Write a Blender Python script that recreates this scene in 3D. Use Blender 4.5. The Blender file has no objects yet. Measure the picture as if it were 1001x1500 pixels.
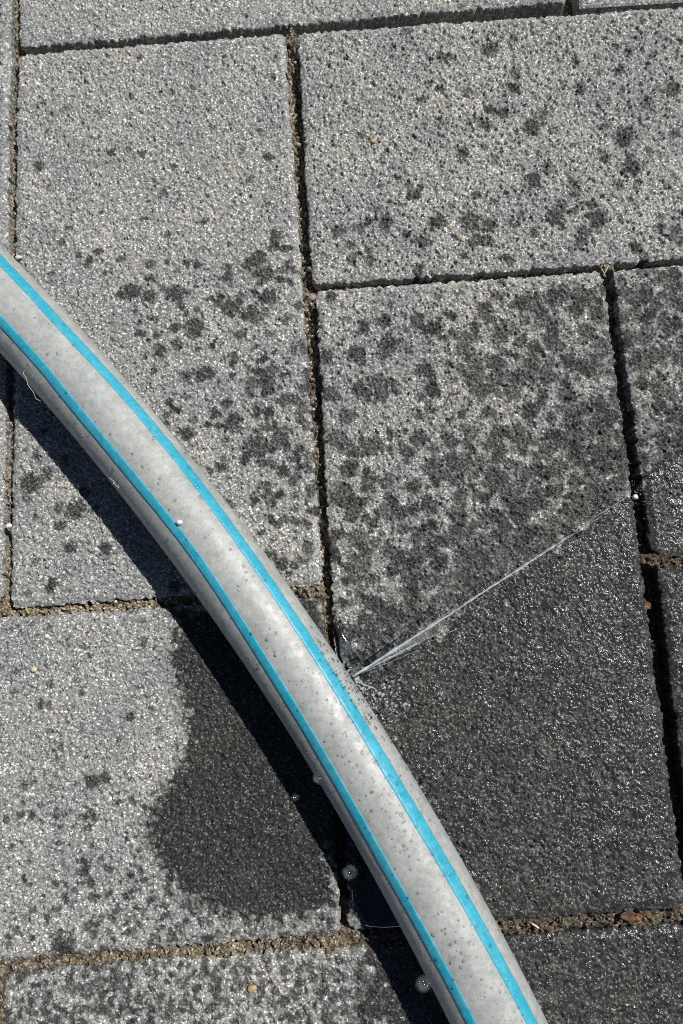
import bpy, math
import numpy as np
from mathutils import Matrix, Vector

# Plan units: millimetres, x to the right, y towards the viewer, z up; the scene is in metres.
scene = bpy.context.scene
COL = scene.collection
MM = 0.001


def P(x, y, z=0.0):
    return Vector((x * MM, -y * MM, z * MM))


# ------------------------------------------------------------------ camera, sky, sun, exposure
cam_data = bpy.data.cameras.new('camera')
cam = bpy.data.objects.new('camera', cam_data)
COL.objects.link(cam)
scene.camera = cam
cam_data.sensor_fit = 'VERTICAL'
cam_data.sensor_height = 36.0
cam_data.lens = 27.6
cam_data.clip_start = 0.005
cam_data.clip_end = 200.0
RIGHT = Vector((0.99815311, -0.05929753, -0.01319742))
DOWN = Vector((-0.06069325, -0.98268442, -0.17506471))
FWD = Vector((-0.00258799, 0.17554238, -0.98446847))
mw = Matrix.Identity(4)
for i in range(3):
    mw[i][0], mw[i][1], mw[i][2] = RIGHT[i], -DOWN[i], -FWD[i]
mw.translation = Vector((0.10718452, -0.21942804, 0.24572571))
cam.matrix_world = mw
cam_data.dof.use_dof = True
cam_data.dof.focus_distance = 0.245
cam_data.dof.aperture_fstop = 18.0

SUN_AZ, SUN_EL = 32.0, 55.0          # degrees: azimuth from +X towards +Y, elevation
world = bpy.data.worlds.new('World')
scene.world = world
world.use_nodes = True
wn = world.node_tree.nodes
wl = world.node_tree.links
wn.clear()
w_out = wn.new('ShaderNodeOutputWorld')
w_bg = wn.new('ShaderNodeBackground')
w_sky = wn.new('ShaderNodeTexSky')
w_sky.sky_type = 'NISHITA'
w_sky.sun_disc = False
w_sky.sun_elevation = math.radians(SUN_EL)
w_sky.sun_rotation = math.radians(90.0 - SUN_AZ)
w_sky.air_density = 0.7
w_sky.dust_density = 0.3
w_bg.inputs['Strength'].default_value = 0.05
wl.new(w_sky.outputs[0], w_bg.inputs['Color'])
wl.new(w_bg.outputs[0], w_out.inputs['Surface'])

sun_data = bpy.data.lights.new('sun', 'SUN')
sun_data.energy = 5.0
sun_data.angle = math.radians(0.5)
sun_data.color = (1.0, 0.975, 0.935)
sun = bpy.data.objects.new('sun', sun_data)
COL.objects.link(sun)
sun_dir = Vector((math.cos(math.radians(SUN_EL)) * math.cos(math.radians(SUN_AZ)),
                  math.cos(math.radians(SUN_EL)) * math.sin(math.radians(SUN_AZ)),
                  math.sin(math.radians(SUN_EL))))
sun.rotation_euler = sun_dir.to_track_quat('Z', 'Y').to_euler()
sun.location = sun_dir * 2.0

scene.view_settings.view_transform = 'Standard'
scene.view_settings.look = 'None'
scene.view_settings.exposure = 0.0
scene.view_settings.gamma = 1.0
scene.view_settings.use_curve_mapping = False
scene.render.engine = 'CYCLES'
scene.cycles.use_denoising = False
scene.cycles.pixel_filter_type = 'BLACKMAN_HARRIS'
scene.cycles.filter_width = 1.0
scene.cycles.max_bounces = 10
scene.cycles.transparent_max_bounces = 16
scene.cycles.caustics_reflective = False
scene.cycles.caustics_refractive = False
scene.cycles.sample_clamp_indirect = 4.0

# ------------------------------------------------------------------ numeric fields over the ground
STEP = 0.25
X0, Y0 = -45.0, -65.0
NX, NY = 1360, 1880
rng = np.random.default_rng(11)
KX = np.fft.rfftfreq(NX, STEP)
KY = np.fft.fftfreq(NY, STEP)
KK = np.sqrt(KX[None, :] ** 2 + KY[:, None] ** 2)


def band(lam, bw=0.45):
    """band-passed random field of wavelength lam (mm), unit deviation"""
    n = np.fft.rfft2(rng.standard_normal((NY, NX)).astype(np.float32))
    k0 = 1.0 / lam
    f = np.fft.irfft2(n * np.exp(-0.5 * ((KK - k0) / (bw * k0)) ** 2), s=(NY, NX))
    return (f / f.std()).astype(np.float32)


def sample(f, x, y):
    fx = (np.asarray(x) - X0) / STEP
    fy = (np.asarray(y) - Y0) / STEP
    ix = np.floor(fx).astype(int)
    iy = np.floor(fy).astype(int)
    tx = fx - ix
    ty = fy - iy
    a, b = ix % NX, (ix + 1) % NX
    c, d = iy % NY, (iy + 1) % NY
    return (f[c, a] * (1 - tx) * (1 - ty) + f[c, b] * tx * (1 - ty)
            + f[d, a] * (1 - tx) * ty + f[d, b] * tx * ty)


def sstep(a, b, x):
    t = np.clip((x - a) / (b - a), 0, 1)
    return t * t * (3 - 2 * t)


b07, b12 = band(0.72, 0.4), band(1.25)
b08, b15, b20, b30, b45, b70, b140, b400 = (band(0.85), band(1.6), band(2.2), band(3.2), band(4.5),
                                            band(7.0), band(14.0), band(40.0))
pore = band(1.3, 0.4)
pore2 = band(3.0, 0.4)
# rounded grains with creases between them, pits where paste has worn out
b10, b36, m70 = band(1.0, 0.5), band(3.6), band(8.0)
# pits: small holes, and curved cracks between lumps of aggregate
PITS = (-0.55 * sstep(1.2, 2.1, pore + 0.35 * b30) - 0.70 * sstep(1.75, 2.5, pore2 + 0.3 * b12)
        - 0.75 * sstep(0.26, 0.03, np.abs(b36 + 0.25 * b12)) * sstep(0.35, 1.1, m70 + 0.5 * b20)
        - 0.45 * sstep(0.20, 0.02, np.abs(b20 + 0.2 * b07)) * sstep(0.5, 1.2, b45 - 0.3 * m70))
GRAIN = (0.21 * (np.abs(b12) - 0.8) + 0.16 * (np.abs(b07) - 0.8) + 0.15 * b30 + 0.42 * (np.abs(b20) - 0.8) + 0.08 * b70
         + 0.08 * b45 + PITS - 0.45 * sstep(1.25, 2.2, b15))
GRAIN_WET = (0.13 * (np.abs(b12) - 0.8) + 0.15 * (np.abs(b20) - 0.8) + 0.15 * (np.abs(b07) - 0.8) + 0.06 * b30 + 0.06 * b70 + 0.6 * PITS)

gx = X0 + STEP * np.arange(NX)
gy = Y0 + STEP * np.arange(NY)
GX, GY = np.meshgrid(gx, gy)
GX = GX.astype(np.float32)
GY = GY.astype(np.float32)


def poly_sd(poly, x=None, y=None):
    """signed distance to a polygon, positive inside"""
    x = GX if x is None else x
    y = GY if y is None else y
    d2 = np.full(x.shape, 1e9, np.float32)
    ins = np.zeros(x.shape, bool)
    n = len(poly)
    for i in range(n):
        ax, ay = poly[i]
        bx, by = poly[(i + 1) % n]
        ex, ey = bx - ax, by - ay
        t = np.clip(((x - ax) * ex + (y - ay) * ey) / (ex * ex + ey * ey + 1e-9), 0, 1)
        d2 = np.minimum(d2, (x - ax - t * ex) ** 2 + (y - ay - t * ey) ** 2)
        if ay != by:
            c = ((ay > y) != (by > y)) & (x < ex * (y - ay) / ey + ax)
            ins ^= c
    d = np.sqrt(d2)
    return np.where(ins, d, -d)


DAMP = np.zeros((NY, NX), np.float32)
FILM = np.zeros((NY, NX), np.float32)


def spot(x, y, r, strength=0.85):
    k = int(r * 1.9 / STEP) + 2
    ix, iy = int((x - X0) / STEP), int((y - Y0) / STEP)
    if ix < k or iy < k or ix >= NX - k or iy >= NY - k:
        return
    s = (slice(iy - k, iy + k), slice(ix - k, ix + k))
    a = rng.uniform(0, math.pi)
    e = rng.uniform(0.75, 1.25)
    dx, dy = GX[s] - x, GY[s] - y
    u = (dx * math.cos(a) + dy * math.sin(a)) * e
    v = (-dx * math.sin(a) + dy * math.cos(a)) / e
    q = np.sqrt(u * u + v * v) / r + 0.13 * b30[s] + 0.09 * b15[s] + 0.10 * b07[s]
    DAMP[s] = np.maximum(DAMP[s], strength * sstep(1.02, 0.86, q))


def spots_in(poly, n, r0, r1, strength=0.85, power=1.0):
    poly = np.array(poly, float)
    lo, hi = poly.min(0), poly.max(0)
    made = 0
    for _ in range(n * 6):
        if made >= n:
            break
        x, y = rng.uniform(lo[0], hi[0]), rng.uniform(lo[1], hi[1])
        if poly_sd([tuple(p) for p in poly], np.array([x]), np.array([y]))[0] > -rng.exponential(3.0):
            spot(x, y, r0 + (r1 - r0) * rng.random() ** power, strength * rng.uniform(0.8, 1.05))
            made += 1


# drops already fallen on the stones
C_UP = [(102.4, 101.0), (198.7, 100.5), (200.5, 170.3), (147.5, 202.4), (107.7, 224.7), (102.5, 214.0)]
spots_in(C_UP, 330, 0.7, 3.4, 0.9, 1.3)
spots_in([(136.5, 179.7), (203.3, 147.8), (199.9, 174.8), (147.3, 204.1), (109.9, 222.8)], 150, 0.8, 3.2, 0.92)
spots_in([(156.3, 104.5), (199.6, 104.9), (200.5, 170.3), (160.9, 196.4), (148.5, 167.1)], 110, 1.5, 3.4, 0.88)
spots_in([(105.7, 150.8), (165.0, 154.6), (147.5, 202.0), (108.0, 220.6)], 70, 1.6, 3.4, 0.88)
spots_in([(203.5, 100.3), (234.6, 98.6), (228.6, 172.1), (204.0, 168.3)], 120, 1.5, 3.2, 0.9)
spots_in([(79.1, 92.1), (96.9, 83.3), (99.0, 192.6), (92.3, 196.5), (52.8, 138.3), (48.9, 109.6)], 52, 1.1, 2.5, 0.9)
spots_in([(71.0, 130.1), (99.2, 127.2), (99.1, 181.8), (84.4, 180.9)], 26, 1.2, 2.7, 0.92)
spots_in([(1.5, 142.0), (53.7, 198.4), (2.3, 198.5)], 16, 0.9, 2.2, 0.75)
spots_in([(2.0, 5.8), (95.9, 4.2), (97.5, 93.3), (10.0, 87.5)], 80, 0.3, 1.7, 0.82, 1.6)
spots_in([(102.0, 4.6), (238.7, 3.2), (226.3, 94.4), (104.4, 93.7)], 70, 0.45, 1.9, 0.8, 1.7)
spots_in([(51.6, 85.3), (97.9, 85.8), (98.9, 194.8), (90.2, 196.4), (37.5, 108.9)], 150, 0.4, 1.9, 0.9, 1.3)
spots_in([(146.0, 2.2), (238.7, 3.2), (226.3, 94.4), (125.0, 95.1)], 50, 1.0, 2.4, 0.82)
spots_in([(126.9, 67.6), (230.4, 64.3), (226.1, 95.6), (106.6, 95.8)], 40, 1.0, 2.6, 0.85)
spots_in([(0.5, 248.8), (43.2, 255.2), (59.5, 293.3), (97.1, 299.1), (1.3, 300.3)], 300, 0.35, 1.35, 0.85, 2.2)
spots_in([(29.7, 279.5), (61.5, 294.3), (97.1, 300.0), (97.0, 301.8), (19.6, 300.3)], 130, 0.4, 1.5, 0.85, 1.8)
spots_in([(-0.3, 201.6), (49.3, 203.5), (51.6, 245.8), (0.6, 252.7)], 75, 0.4, 1.2, 0.75, 1.5)
spots_in([(-0.2, 304.7), (96.8, 304.6), (128.4, 328.7), (-3.8, 321.6)], 620, 0.5, 1.6, 0.84, 1.3)
for px, py, r in [(*(8.4, 47.4), 1.7), (*(88.6, 49.4), 1.9), (*(69.8, 36.3), 1.4), (*(39.9, 96.4), 3.9), (*(46.3, 98.3), 2.6),
                  (*(55.5, 97.9), 3.2), (*(65.9, 72.4), 1.5), (*(44.9, 69.7), 1.3), (*(90.1, 79.1), 2.6), (*(89.3, 82.0), 2.4),
                  (*(82.1, 88.0), 4.0), (*(85.6, 93.0), 3.0), (*(86.4, 101.1), 2.9), (*(74.1, 104.0), 3.8), (*(61.4, 110.4), 3.8),
                  (*(49.8, 118.3), 2.2), (*(80.9, 106.9), 3.0), (*(53.4, 76.1), 1.2), (*(26.2, 84.3), 1.8), (*(29.7, 80.8), 1.6),
                  (*(80.2, 152.7), 4.6), (*(88.0, 149.7), 3.4), (*(72.7, 144.2), 3.2), (*(84.4, 131.0), 3.4), (*(64.3, 126.8), 3.4),
                  (*(7.2, 160.1), 3.8), (*(22.0, 169.9), 3.6), (*(14.0, 193.3), 2.4), (*(20.0, 181.9), 2.1), (*(31.3, 183.1), 2.4),
                  (*(168.9, 12.4), 3.2), (*(150.0, 27.4), 1.9), (*(175.8, 28.9), 2.4), (*(198.8, 30.5), 2.2), (*(166.7, 36.3), 2.2),
                  (*(170.8, 38.5), 2.0), (*(180.2, 44.4), 3.2), (*(212.0, 50.1), 3.9), (*(212.9, 62.1), 3.7), (*(230.8, 32.8), 3.4),
                  (*(156.2, 52.8), 2.5), (*(127.4, 76.8), 3.0), (*(144.7, 77.9), 3.2), (*(156.3, 78.5), 4.0), (*(162.2, 80.1), 2.8),
                  (*(185.2, 79.1), 3.4), (*(199.4, 80.6), 3.5), (*(160.3, 85.5), 2.8), (*(138.1, 67.1), 2.3), (*(178.6, 64.9), 3.2),
                  (*(26.7, 253.2), 2.2), (*(30.8, 252.5), 1.8), (*(25.7, 262.9), 1.9), (*(24.6, 277.7), 2.2), (*(18.6, 299.4), 4.2),
                  (*(11.1, 229.7), 1.4), (*(38.3, 234.9), 1.6)]:
    spot(px, py, r, 0.88)

# whole upper part of the middle stone and its right neighbour is slightly damp between the drops
sd0 = poly_sd([(102, 99), (199, 99), (245, 98), (245, 190), (200, 200), (150, 218), (102, 225)])
DAMP = np.maximum(DAMP, sstep(-1, 6, sd0) * (0.03 + 0.72 * sstep(0.55, 0.66, 0.55 * b45 + 0.30 * b12 + 0.2 * b07 + 0.006 * (GX - 160) + 0.003 * (GY - 150))))
FILM = np.maximum(FILM, 0.22 * sstep(0.5, 0.9, DAMP))

# the soaked side of the jet and the soaked patch under the hose's shadow
WET_MAIN = [(105.6, 224.2), (127.3, 215.5), (147.4, 203.7), (179.2, 185.6), (200.5, 170.3), (214.2, 157.7), (330, 120), (330, 420), (107.9, 345.0),
            (103.8, 287.4), (101.2, 228.5)]
sd = poly_sd(WET_MAIN) + 2.6 * b140 + 1.6 * b70 + 1.2 * b30 + 0.6 * b12
DAMP = np.maximum(DAMP, sstep(-1.0, 1.2, sd) * 0.98)
DAMP = np.maximum(DAMP, 0.55 * sstep(-22, 0, sd) * sstep(-0.6, 0.9, b70 + 0.4 * b30 + 0.5) * (GX > 101))
FILM = np.maximum(FILM, sstep(-2.0, 9.0, sd) * np.clip(0.52 + 0.42 * sstep(135, 195, GX - 0.25 * (GY - 230)) + 0.20 * b70 + 0.16 * b140, 0.12, 1.0))
# the stone below the jet is not soaked equally everywhere
DAMP = DAMP * np.where(sd > 4, np.clip(0.97 + 0.05 * b70 + 0.05 * b20, 0.78, 1.0), 1.0)
PATCH = [(50.6, 202.5), (53.9, 208.0), (51.2, 217.2), (54.6, 231.8), (56.3, 241.0), (52.9, 250.8), (47.9, 257.0), (42.6, 265.8), (45.5, 276.2),
         (51.4, 284.1), (63.2, 292.2), (75.4, 295.5), (87.4, 294.9), (95.8, 293.5), (97.4, 287.0), (96.5, 275.6), (99.0, 207.5)]
sd2 = poly_sd(PATCH) + 0.9 * b45 + 0.55 * b20 + 0.40 * b12 + 0.35 * b07
DAMP = np.maximum(DAMP, 0.45 * sstep(-3.5, 0.5, sd2 + 0.8 * b30))
DAMP = np.maximum(DAMP, sstep(-0.5, 1.1, sd2) * 0.97)
FILM = np.maximum(FILM, 0.22 * sstep(0, 3.0, sd2))
# wet under the hose; the damp tone also paints its cast shadow darker
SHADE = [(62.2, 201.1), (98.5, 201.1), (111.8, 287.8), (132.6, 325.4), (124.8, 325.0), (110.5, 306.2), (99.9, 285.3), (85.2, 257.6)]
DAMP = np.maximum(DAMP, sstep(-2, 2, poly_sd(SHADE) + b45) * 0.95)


GRAIN = GRAIN * (1 - FILM) + GRAIN_WET * FILM        # a film of water rounds the relief off


# ------------------------------------------------------------------ helpers
def set_mesh(me, verts, faces, smooth=True):
    """verts (n,3) in metres, faces (m,k) all of one size k"""
    verts = np.asarray(verts, np.float32)
    faces = np.asarray(faces, np.int32)
    m, k = faces.shape
    me.vertices.add(len(verts))
    me.vertices.foreach_set('co', verts.ravel())
    me.loops.add(m * k)
    me.loops.foreach_set('vertex_index', faces.ravel())
    me.polygons.add(m)
    me.polygons.foreach_set('loop_start', np.arange(0, m * k, k, dtype=np.int32))
    me.polygons.foreach_set('use_smooth', np.full(m, smooth))
    me.update(calc_edges=True)
    me.validate()


def float_attr(me, name, vals):
    a = me.attributes.new(name, 'FLOAT', 'POINT')
    a.data.foreach_set('value', np.asarray(vals, np.float32))


def color_attr(me, name, vals):
    a = me.attributes.new(name, 'FLOAT_COLOR', 'POINT')
    a.data.foreach_set('color', np.asarray(vals, np.float32).ravel())


def link(name, me, material=None, parent=None, loc=None):
    o = bpy.data.objects.new(name, me)
    COL.objects.link(o)
    if material:
        me.materials.append(material)
    if loc is not None:
        o.location = loc
    if parent:
        o.parent = parent
    return o


def tag(o, label, cat, group=None):
    o['label'] = label
    o['category'] = cat
    if group:
        o['group'] = group
    return o


def tri_mesh(name, verts_mm, faces, material, parent=None, smooth=True, origin=(0, 0, 0)):
    v = np.asarray(verts_mm, float) - np.asarray(origin, float)
    v = v * np.array([MM, -MM, MM])
    f = np.asarray(faces, int)[:, ::-1]
    me = bpy.data.meshes.new(name)
    set_mesh(me, v, f, smooth)
    return link(name, me, material, parent, P(*origin))


class Nodes:
    def __init__(self, name):
        self.m = bpy.data.materials.new(name)
        self.m.use_nodes = True
        self.t = self.m.node_tree
        self.t.nodes.clear()
        self.out = self.t.nodes.new('ShaderNodeOutputMaterial')

    def n(self, kind, **kw):
        nd = self.t.nodes.new('ShaderNode' + kind)
        for k, v in kw.items():
            if k in nd.inputs.keys():
                self.put(nd.inputs[k], v)
            else:
                setattr(nd, k, v)
        return nd

    def put(self, sock, v):
        if isinstance(v, bpy.types.NodeSocket):
            self.t.links.new(v, sock)
        else:
            sock.default_value = v

    def math(self, op, a, b=0.0, clamp=False):
        nd = self.t.nodes.new('ShaderNodeMath')
        nd.operation = op
        nd.use_clamp = clamp
        self.put(nd.inputs[0], a)
        self.put(nd.inputs[1], b)
        return nd.outputs[0]

    def mix(self, f, a, b, blend='MIX'):
        nd = self.t.nodes.new('ShaderNodeMix')
        nd.data_type = 'RGBA'
        nd.blend_type = blend
        self.put(nd.inputs[0], f)
        self.put(nd.inputs[6], a)
        self.put(nd.inputs[7], b)
        return nd.outputs[2]

    def ramp(self, f, stops):
        nd = self.t.nodes.new('ShaderNodeValToRGB')
        e = nd.color_ramp.elements
        while len(e) < len(stops):
            e.new(0.5)
        for i, (p, c) in enumerate(stops):
            e[i].position = p
            e[i].color = c if len(c) == 4 else (*c, 1)
        self.put(nd.inputs[0], f)
        return nd.outputs[0]

    def pos_mm(self):
        g = self.n('NewGeometry')
        v = self.t.nodes.new('ShaderNodeVectorMath')
        v.operation = 'SCALE'
        self.t.links.new(g.outputs['Position'], v.inputs[0])
        v.inputs['Scale'].default_value = 1000.0
        return v.outputs[0]

    def noise(self, vec, scale, detail=2.0, rough=0.5):
        return self.n('TexNoise', Vector=vec, Scale=scale, Detail=detail, Roughness=rough).outputs['Fac']

    def attr(self, name):
        a = self.n('Attribute')
        a.attribute_name = name
        return a

    def surface(self, s):
        self.t.links.new(s, self.out.inputs['Surface'])
        return self.m


# ------------------------------------------------------------------ materials
def make_paver_material():
    k = Nodes('concrete_paver')
    p = k.pos_mm()
    vor = k.n('TexVoronoi', Vector=p, Scale=2.3)
    sep = k.n('SeparateColor', Color=vor.outputs['Color'])
    tone = k.ramp(sep.outputs[0], [(0.0, (0.09, 0.091, 0.09)), (0.25, (0.195, 0.197, 0.196)), (0.75, (0.285, 0.287, 0.283)),
                                   (0.92, (0.42, 0.42, 0.41)), (0.965, (0.78, 0.77, 0.73))])  # palest stop: quartz grains that also paint the sun's sparkle on small facets
    tan = k.mix(k.math('GREATER_THAN', sep.outputs[1], 0.975), tone, (0.42, 0.34, 0.24, 1))
    fine = k.noise(p, 4.2, 3.0, 0.75)
    c = k.mix(1.0, tan, k.ramp(fine, [(0.28, (0.45, 0.45, 0.45)), (0.72, (1.55, 1.55, 1.55))]), 'MULTIPLY')
    mid = k.noise(p, 0.85, 3.0, 0.65)
    c = k.mix(1.0, c, k.ramp(mid, [(0.32, (0.74, 0.745, 0.75)), (0.68, (1.50, 1.50, 1.47))]), 'MULTIPLY')
    # slow changes of tone: dust, algae film, wear
    slow = k.noise(p, 0.035, 4.0, 0.6)
    c = k.mix(1.0, c, k.ramp(slow, [(0.3, (0.76, 0.785, 0.81)), (0.7, (1.13, 1.11, 1.05))]), 'MULTIPLY')
    dust = k.ramp(k.noise(p, 0.075, 3.0, 0.65), [(0.56, (0, 0, 0)), (0.74, (1, 1, 1))])
    c = k.mix(k.math('MULTIPLY', dust, 0.36), c, (0.33, 0.31, 0.24, 1))
    rnd = k.n('ObjectInfo').outputs['Random']
    c = k.mix(1.0, c, k.ramp(rnd, [(0, (0.94, 0.94, 0.95)), (1, (1.06, 1.06, 1.05))]), 'MULTIPLY')
    damp = k.attr('damp').outputs['Fac']
    film = k.attr('film').outputs['Fac']
    wetc = k.mix(1.0, c, (0.112, 0.114, 0.117, 1), 'MULTIPLY')
    # pale quartz keeps its brightness when wet
    quartz = k.math('MULTIPLY', k.math('GREATER_THAN', sep.outputs[2], 0.965), 0.55)
    wetc = k.mix(quartz, wetc, (0.33, 0.32, 0.29, 1))
    c = k.mix(damp, c, wetc)
    b1 = k.n('Bump', Strength=0.9, Distance=0.00015, Height=k.noise(p, 4.0, 2.0, 0.6))
    b2 = k.n('Bump', Strength=0.75, Distance=0.00010, Height=k.noise(p, 3.6, 1.0, 0.5))
    rough = k.math('SUBTRACT', 0.9, k.math('MULTIPLY', damp, 0.15))
    s = k.n('BsdfPrincipled', **{'Base Color': c, 'Roughness': rough, 'Specular IOR Level': k.math('SUBTRACT', 0.3, k.math('MULTIPLY', damp, 0.25)),
                                 'Coat Weight': k.math('MULTIPLY', film, 0.85), 'Coat Roughness': 0.13, 'Coat IOR': 1.33,
                                 'Normal': b1.outputs[0], 'Coat Normal': b2.outputs[0]})
    return k.surface(s.outputs[0])


def make_sand_material():
    k = Nodes('joint_sand')
    p = k.pos_mm()
    vor = k.n('TexVoronoi', Vector=p, Scale=1.9)
    sep = k.n('SeparateColor', Color=vor.outputs['Color'])
    c = k.ramp(sep.outputs[0], [(0.0, (0.05, 0.042, 0.033)), (0.35, (0.15, 0.125, 0.09)), (0.7, (0.27, 0.225, 0.16)),
                                (0.92, (0.46, 0.41, 0.32)), (0.98, (0.70, 0.66, 0.56))])
    c = k.mix(1.0, c, k.ramp(k.noise(p, 0.12, 3.0), [(0.3, (0.55, 0.56, 0.55)), (0.7, (1.1, 1.05, 0.95))]), 'MULTIPLY')
    damp = k.attr('damp').outputs['Fac']
    c = k.mix(k.math('MULTIPLY', damp, 0.85), c, k.mix(1.0, c, (0.34, 0.29, 0.24, 1), 'MULTIPLY'))
    b = k.n('Bump', Strength=0.8, Distance=0.0002, Height=k.noise(p, 2.5, 2.0))
    s = k.n('BsdfPrincipled', **{'Base Color': c, 'Roughness': 0.9, 'Normal': b.outputs[0]})
    return k.surface(s.outputs[0])


def make_grit_material():
    k = Nodes('joint_grit')
    a = k.attr('tint').outputs['Color']
    p = k.pos_mm()
    c = k.mix(1.0, a, k.ramp(k.noise(p, 2.0, 2.0), [(0.3, (0.7, 0.7, 0.7)), (0.7, (1.2, 1.2, 1.2))]), 'MULTIPLY')
    s = k.n('BsdfPrincipled', **{'Base Color': c, 'Roughness': 0.65})
    return k.surface(s.outputs[0])


def make_stone_material(name, col, rough=0.6):
    k = Nodes(name)
    p = k.pos_mm()
    c = k.mix(1.0, (*col, 1), k.ramp(k.noise(p, 1.4, 3.0), [(0.3, (0.7, 0.68, 0.66)), (0.7, (1.15, 1.15, 1.15))]), 'MULTIPLY')
    b = k.n('Bump', Strength=0.5, Distance=0.0001, Height=k.noise(p, 3.0, 2.0))
    s = k.n('BsdfPrincipled', **{'Base Color': c, 'Roughness': rough, 'Normal': b.outputs[0]})
    return k.surface(s.outputs[0])


def make_hose_material(name, col, scuff, mark):
    k = Nodes(name)
    p = k.pos_mm()
    cloud = k.ramp(k.noise(p, 0.085, 5.0, 0.62), [(0.36, (0, 0, 0)), (0.68, (1, 1, 1))])
    c = k.mix(k.math('MULTIPLY', cloud, 0.75), (*col, 1), (*scuff, 1))
    veil = k.ramp(k.noise(p, 0.32, 5.0, 0.7), [(0.45, (0, 0, 0)), (0.72, (1, 1, 1))])
    c = k.mix(k.math('MULTIPLY', veil, 0.28 if mark > 0.4 else 0.10), c, (0.60, 0.60, 0.57, 1))
    streak = k.ramp(k.noise(p, 0.55, 4.0, 0.7), [(0.30, (0.80, 0.79, 0.76)), (0.62, (1.05, 1.05, 1.05))])
    c = k.mix(1.0, c, streak, 'MULTIPLY')
    # grit and dirt sticking to the wall
    dirt = k.ramp(k.noise(p, 1.5, 2.0, 0.6), [(0.66, (0, 0, 0)), (0.74, (1, 1, 1))])
    c = k.mix(k.math('MULTIPLY', dirt, mark), c, (0.16, 0.13, 0.10, 1))
    pale = k.ramp(k.noise(p, 1.1, 3.0, 0.75), [(0.63, (0, 0, 0)), (0.75, (1, 1, 1))])
    c = k.mix(k.math('MULTIPLY', pale, 0.30), c, (0.72, 0.72, 0.68, 1))
    b = k.n('Bump', Strength=0.35, Distance=0.00018, Height=k.noise(p, 1.2, 5.0, 0.65))
    b2 = k.n('Bump', Strength=0.30, Distance=0.0006, Height=k.noise(p, 0.22, 2.0, 0.5), Normal=b.outputs[0])
    rgh = k.ramp(k.noise(p, 0.3, 3.0), [(0.3, (0.36,) * 3), (0.7, (0.55,) * 3)])
    s = k.n('BsdfPrincipled', **{'Base Color': c, 'Roughness': rgh, 'Specular IOR Level': 0.45, 'Normal': b2.outputs[0],
                                 'Subsurface Weight': 0.12, 'Subsurface Radius': (0.0012, 0.0012, 0.0012),
                                 'Subsurface Scale': 1.0})
    return k.surface(s.outputs[0])


def make_water(name, body=0.25):
    """clear water: mostly straight transmission, some refraction, mirror reflection by the Fresnel law"""
    k = Nodes(name)
    g = k.n('BsdfGlass', IOR=1.33, Roughness=0.02, Color=(0.97, 0.985, 0.99, 1))
    t = k.n('BsdfTransparent', Color=(0.97, 0.98, 0.985, 1))
    m = k.n('MixShader', Fac=body)
    k.t.links.new(t.outputs[0], m.inputs[1])
    k.t.links.new(g.outputs[0], m.inputs[2])
    gl = k.n('BsdfGlossy', Roughness=0.06, Color=(1, 1, 1, 1))
    fr = k.n('Fresnel', IOR=1.33)
    m2 = k.n('MixShader', Fac=fr.outputs[0])
    k.t.links.new(m.outputs[0], m2.inputs[1])
    k.t.links.new(gl.outputs[0], m2.inputs[2])
    return k.surface(m2.outputs[0])


def make_spray(name, lo, hi, scale=0.5):
    """water broken up by air: partly see-through, whitish"""
    k = Nodes(name)
    p = k.pos_mm()
    f = k.ramp(k.noise(p, scale, 4.0, 0.7), [(0.34, (lo,) * 3), (0.66, (hi,) * 3)])
    t = k.n('BsdfTransparent', Color=(0.98, 0.985, 0.99, 1))
    s = k.n('BsdfPrincipled', **{'Base Color': (0.80, 0.84, 0.86, 1), 'Roughness': 0.12, 'IOR': 1.33,
                                 'Transmission Weight': 0.25})
    m = k.n('MixShader', Fac=f)
    k.t.links.new(t.outputs[0], m.inputs[1])
    k.t.links.new(s.outputs[0], m.inputs[2])
    return k.surface(m.outputs[0])


def make_film(name):
    """still water lying on stone: clear, mirrors the sky"""
    k = Nodes(name)
    g = k.n('BsdfGlossy', Roughness=0.03, Color=(1, 1, 1, 1))
    t = k.n('BsdfTransparent', Color=(0.62, 0.66, 0.70, 1))
    fr = k.n('Fresnel', IOR=1.38)
    m = k.n('MixShader', Fac=fr.outputs[0])
    k.t.links.new(t.outputs[0], m.inputs[1])
    k.t.links.new(g.outputs[0], m.inputs[2])
    return k.surface(m.outputs[0])


M_PAVER = make_paver_material()
M_SAND = make_sand_material()
M_GRIT = make_grit_material()
M_HOSE = make_hose_material('hose_grey_plastic', (0.30, 0.315, 0.305), (0.43, 0.44, 0.425), 0.55)
M_STRIPE = make_hose_material('hose_cyan_plastic', (0.014, 0.315, 0.45), (0.055, 0.38, 0.50), 0.35)
M_DROP = make_water('clear_water', 0.16)
M_AIR_DROP = make_water('flying_water', 0.16)
M_STREAM = make_spray('white_water', 0.12, 0.55, 0.35)
M_THIN = make_spray('faint_water', 0.03, 0.30, 0.6)
M_SHEET = make_spray('thin_water', 0.02, 0.12, 0.3)
M_FILM = make_film('still_water')

# ------------------------------------------------------------------ ground under everything
me = bpy.data.meshes.new('ground')
set_mesh(me, [(-30, -30, -0.016), (30, -30, -0.016), (30, 30, -0.016), (-30, 30, -0.016)], [(0, 1, 2, 3)], False)
ground = link('ground', me, M_SAND)
ground['kind'] = 'structure'

# ------------------------------------------------------------------ pavement: herringbone concrete pavers
pavement = bpy.data.objects.new('pavement', None)
COL.objects.link(pavement)
pavement.empty_display_size = 0.05
pavement['kind'] = 'structure'

VX0, VX1, VY0, VY1 = -12.0, 246.0, -26.0, 336.0      # the stretch of ground the photo shows closely
FINE = 0.31


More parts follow.
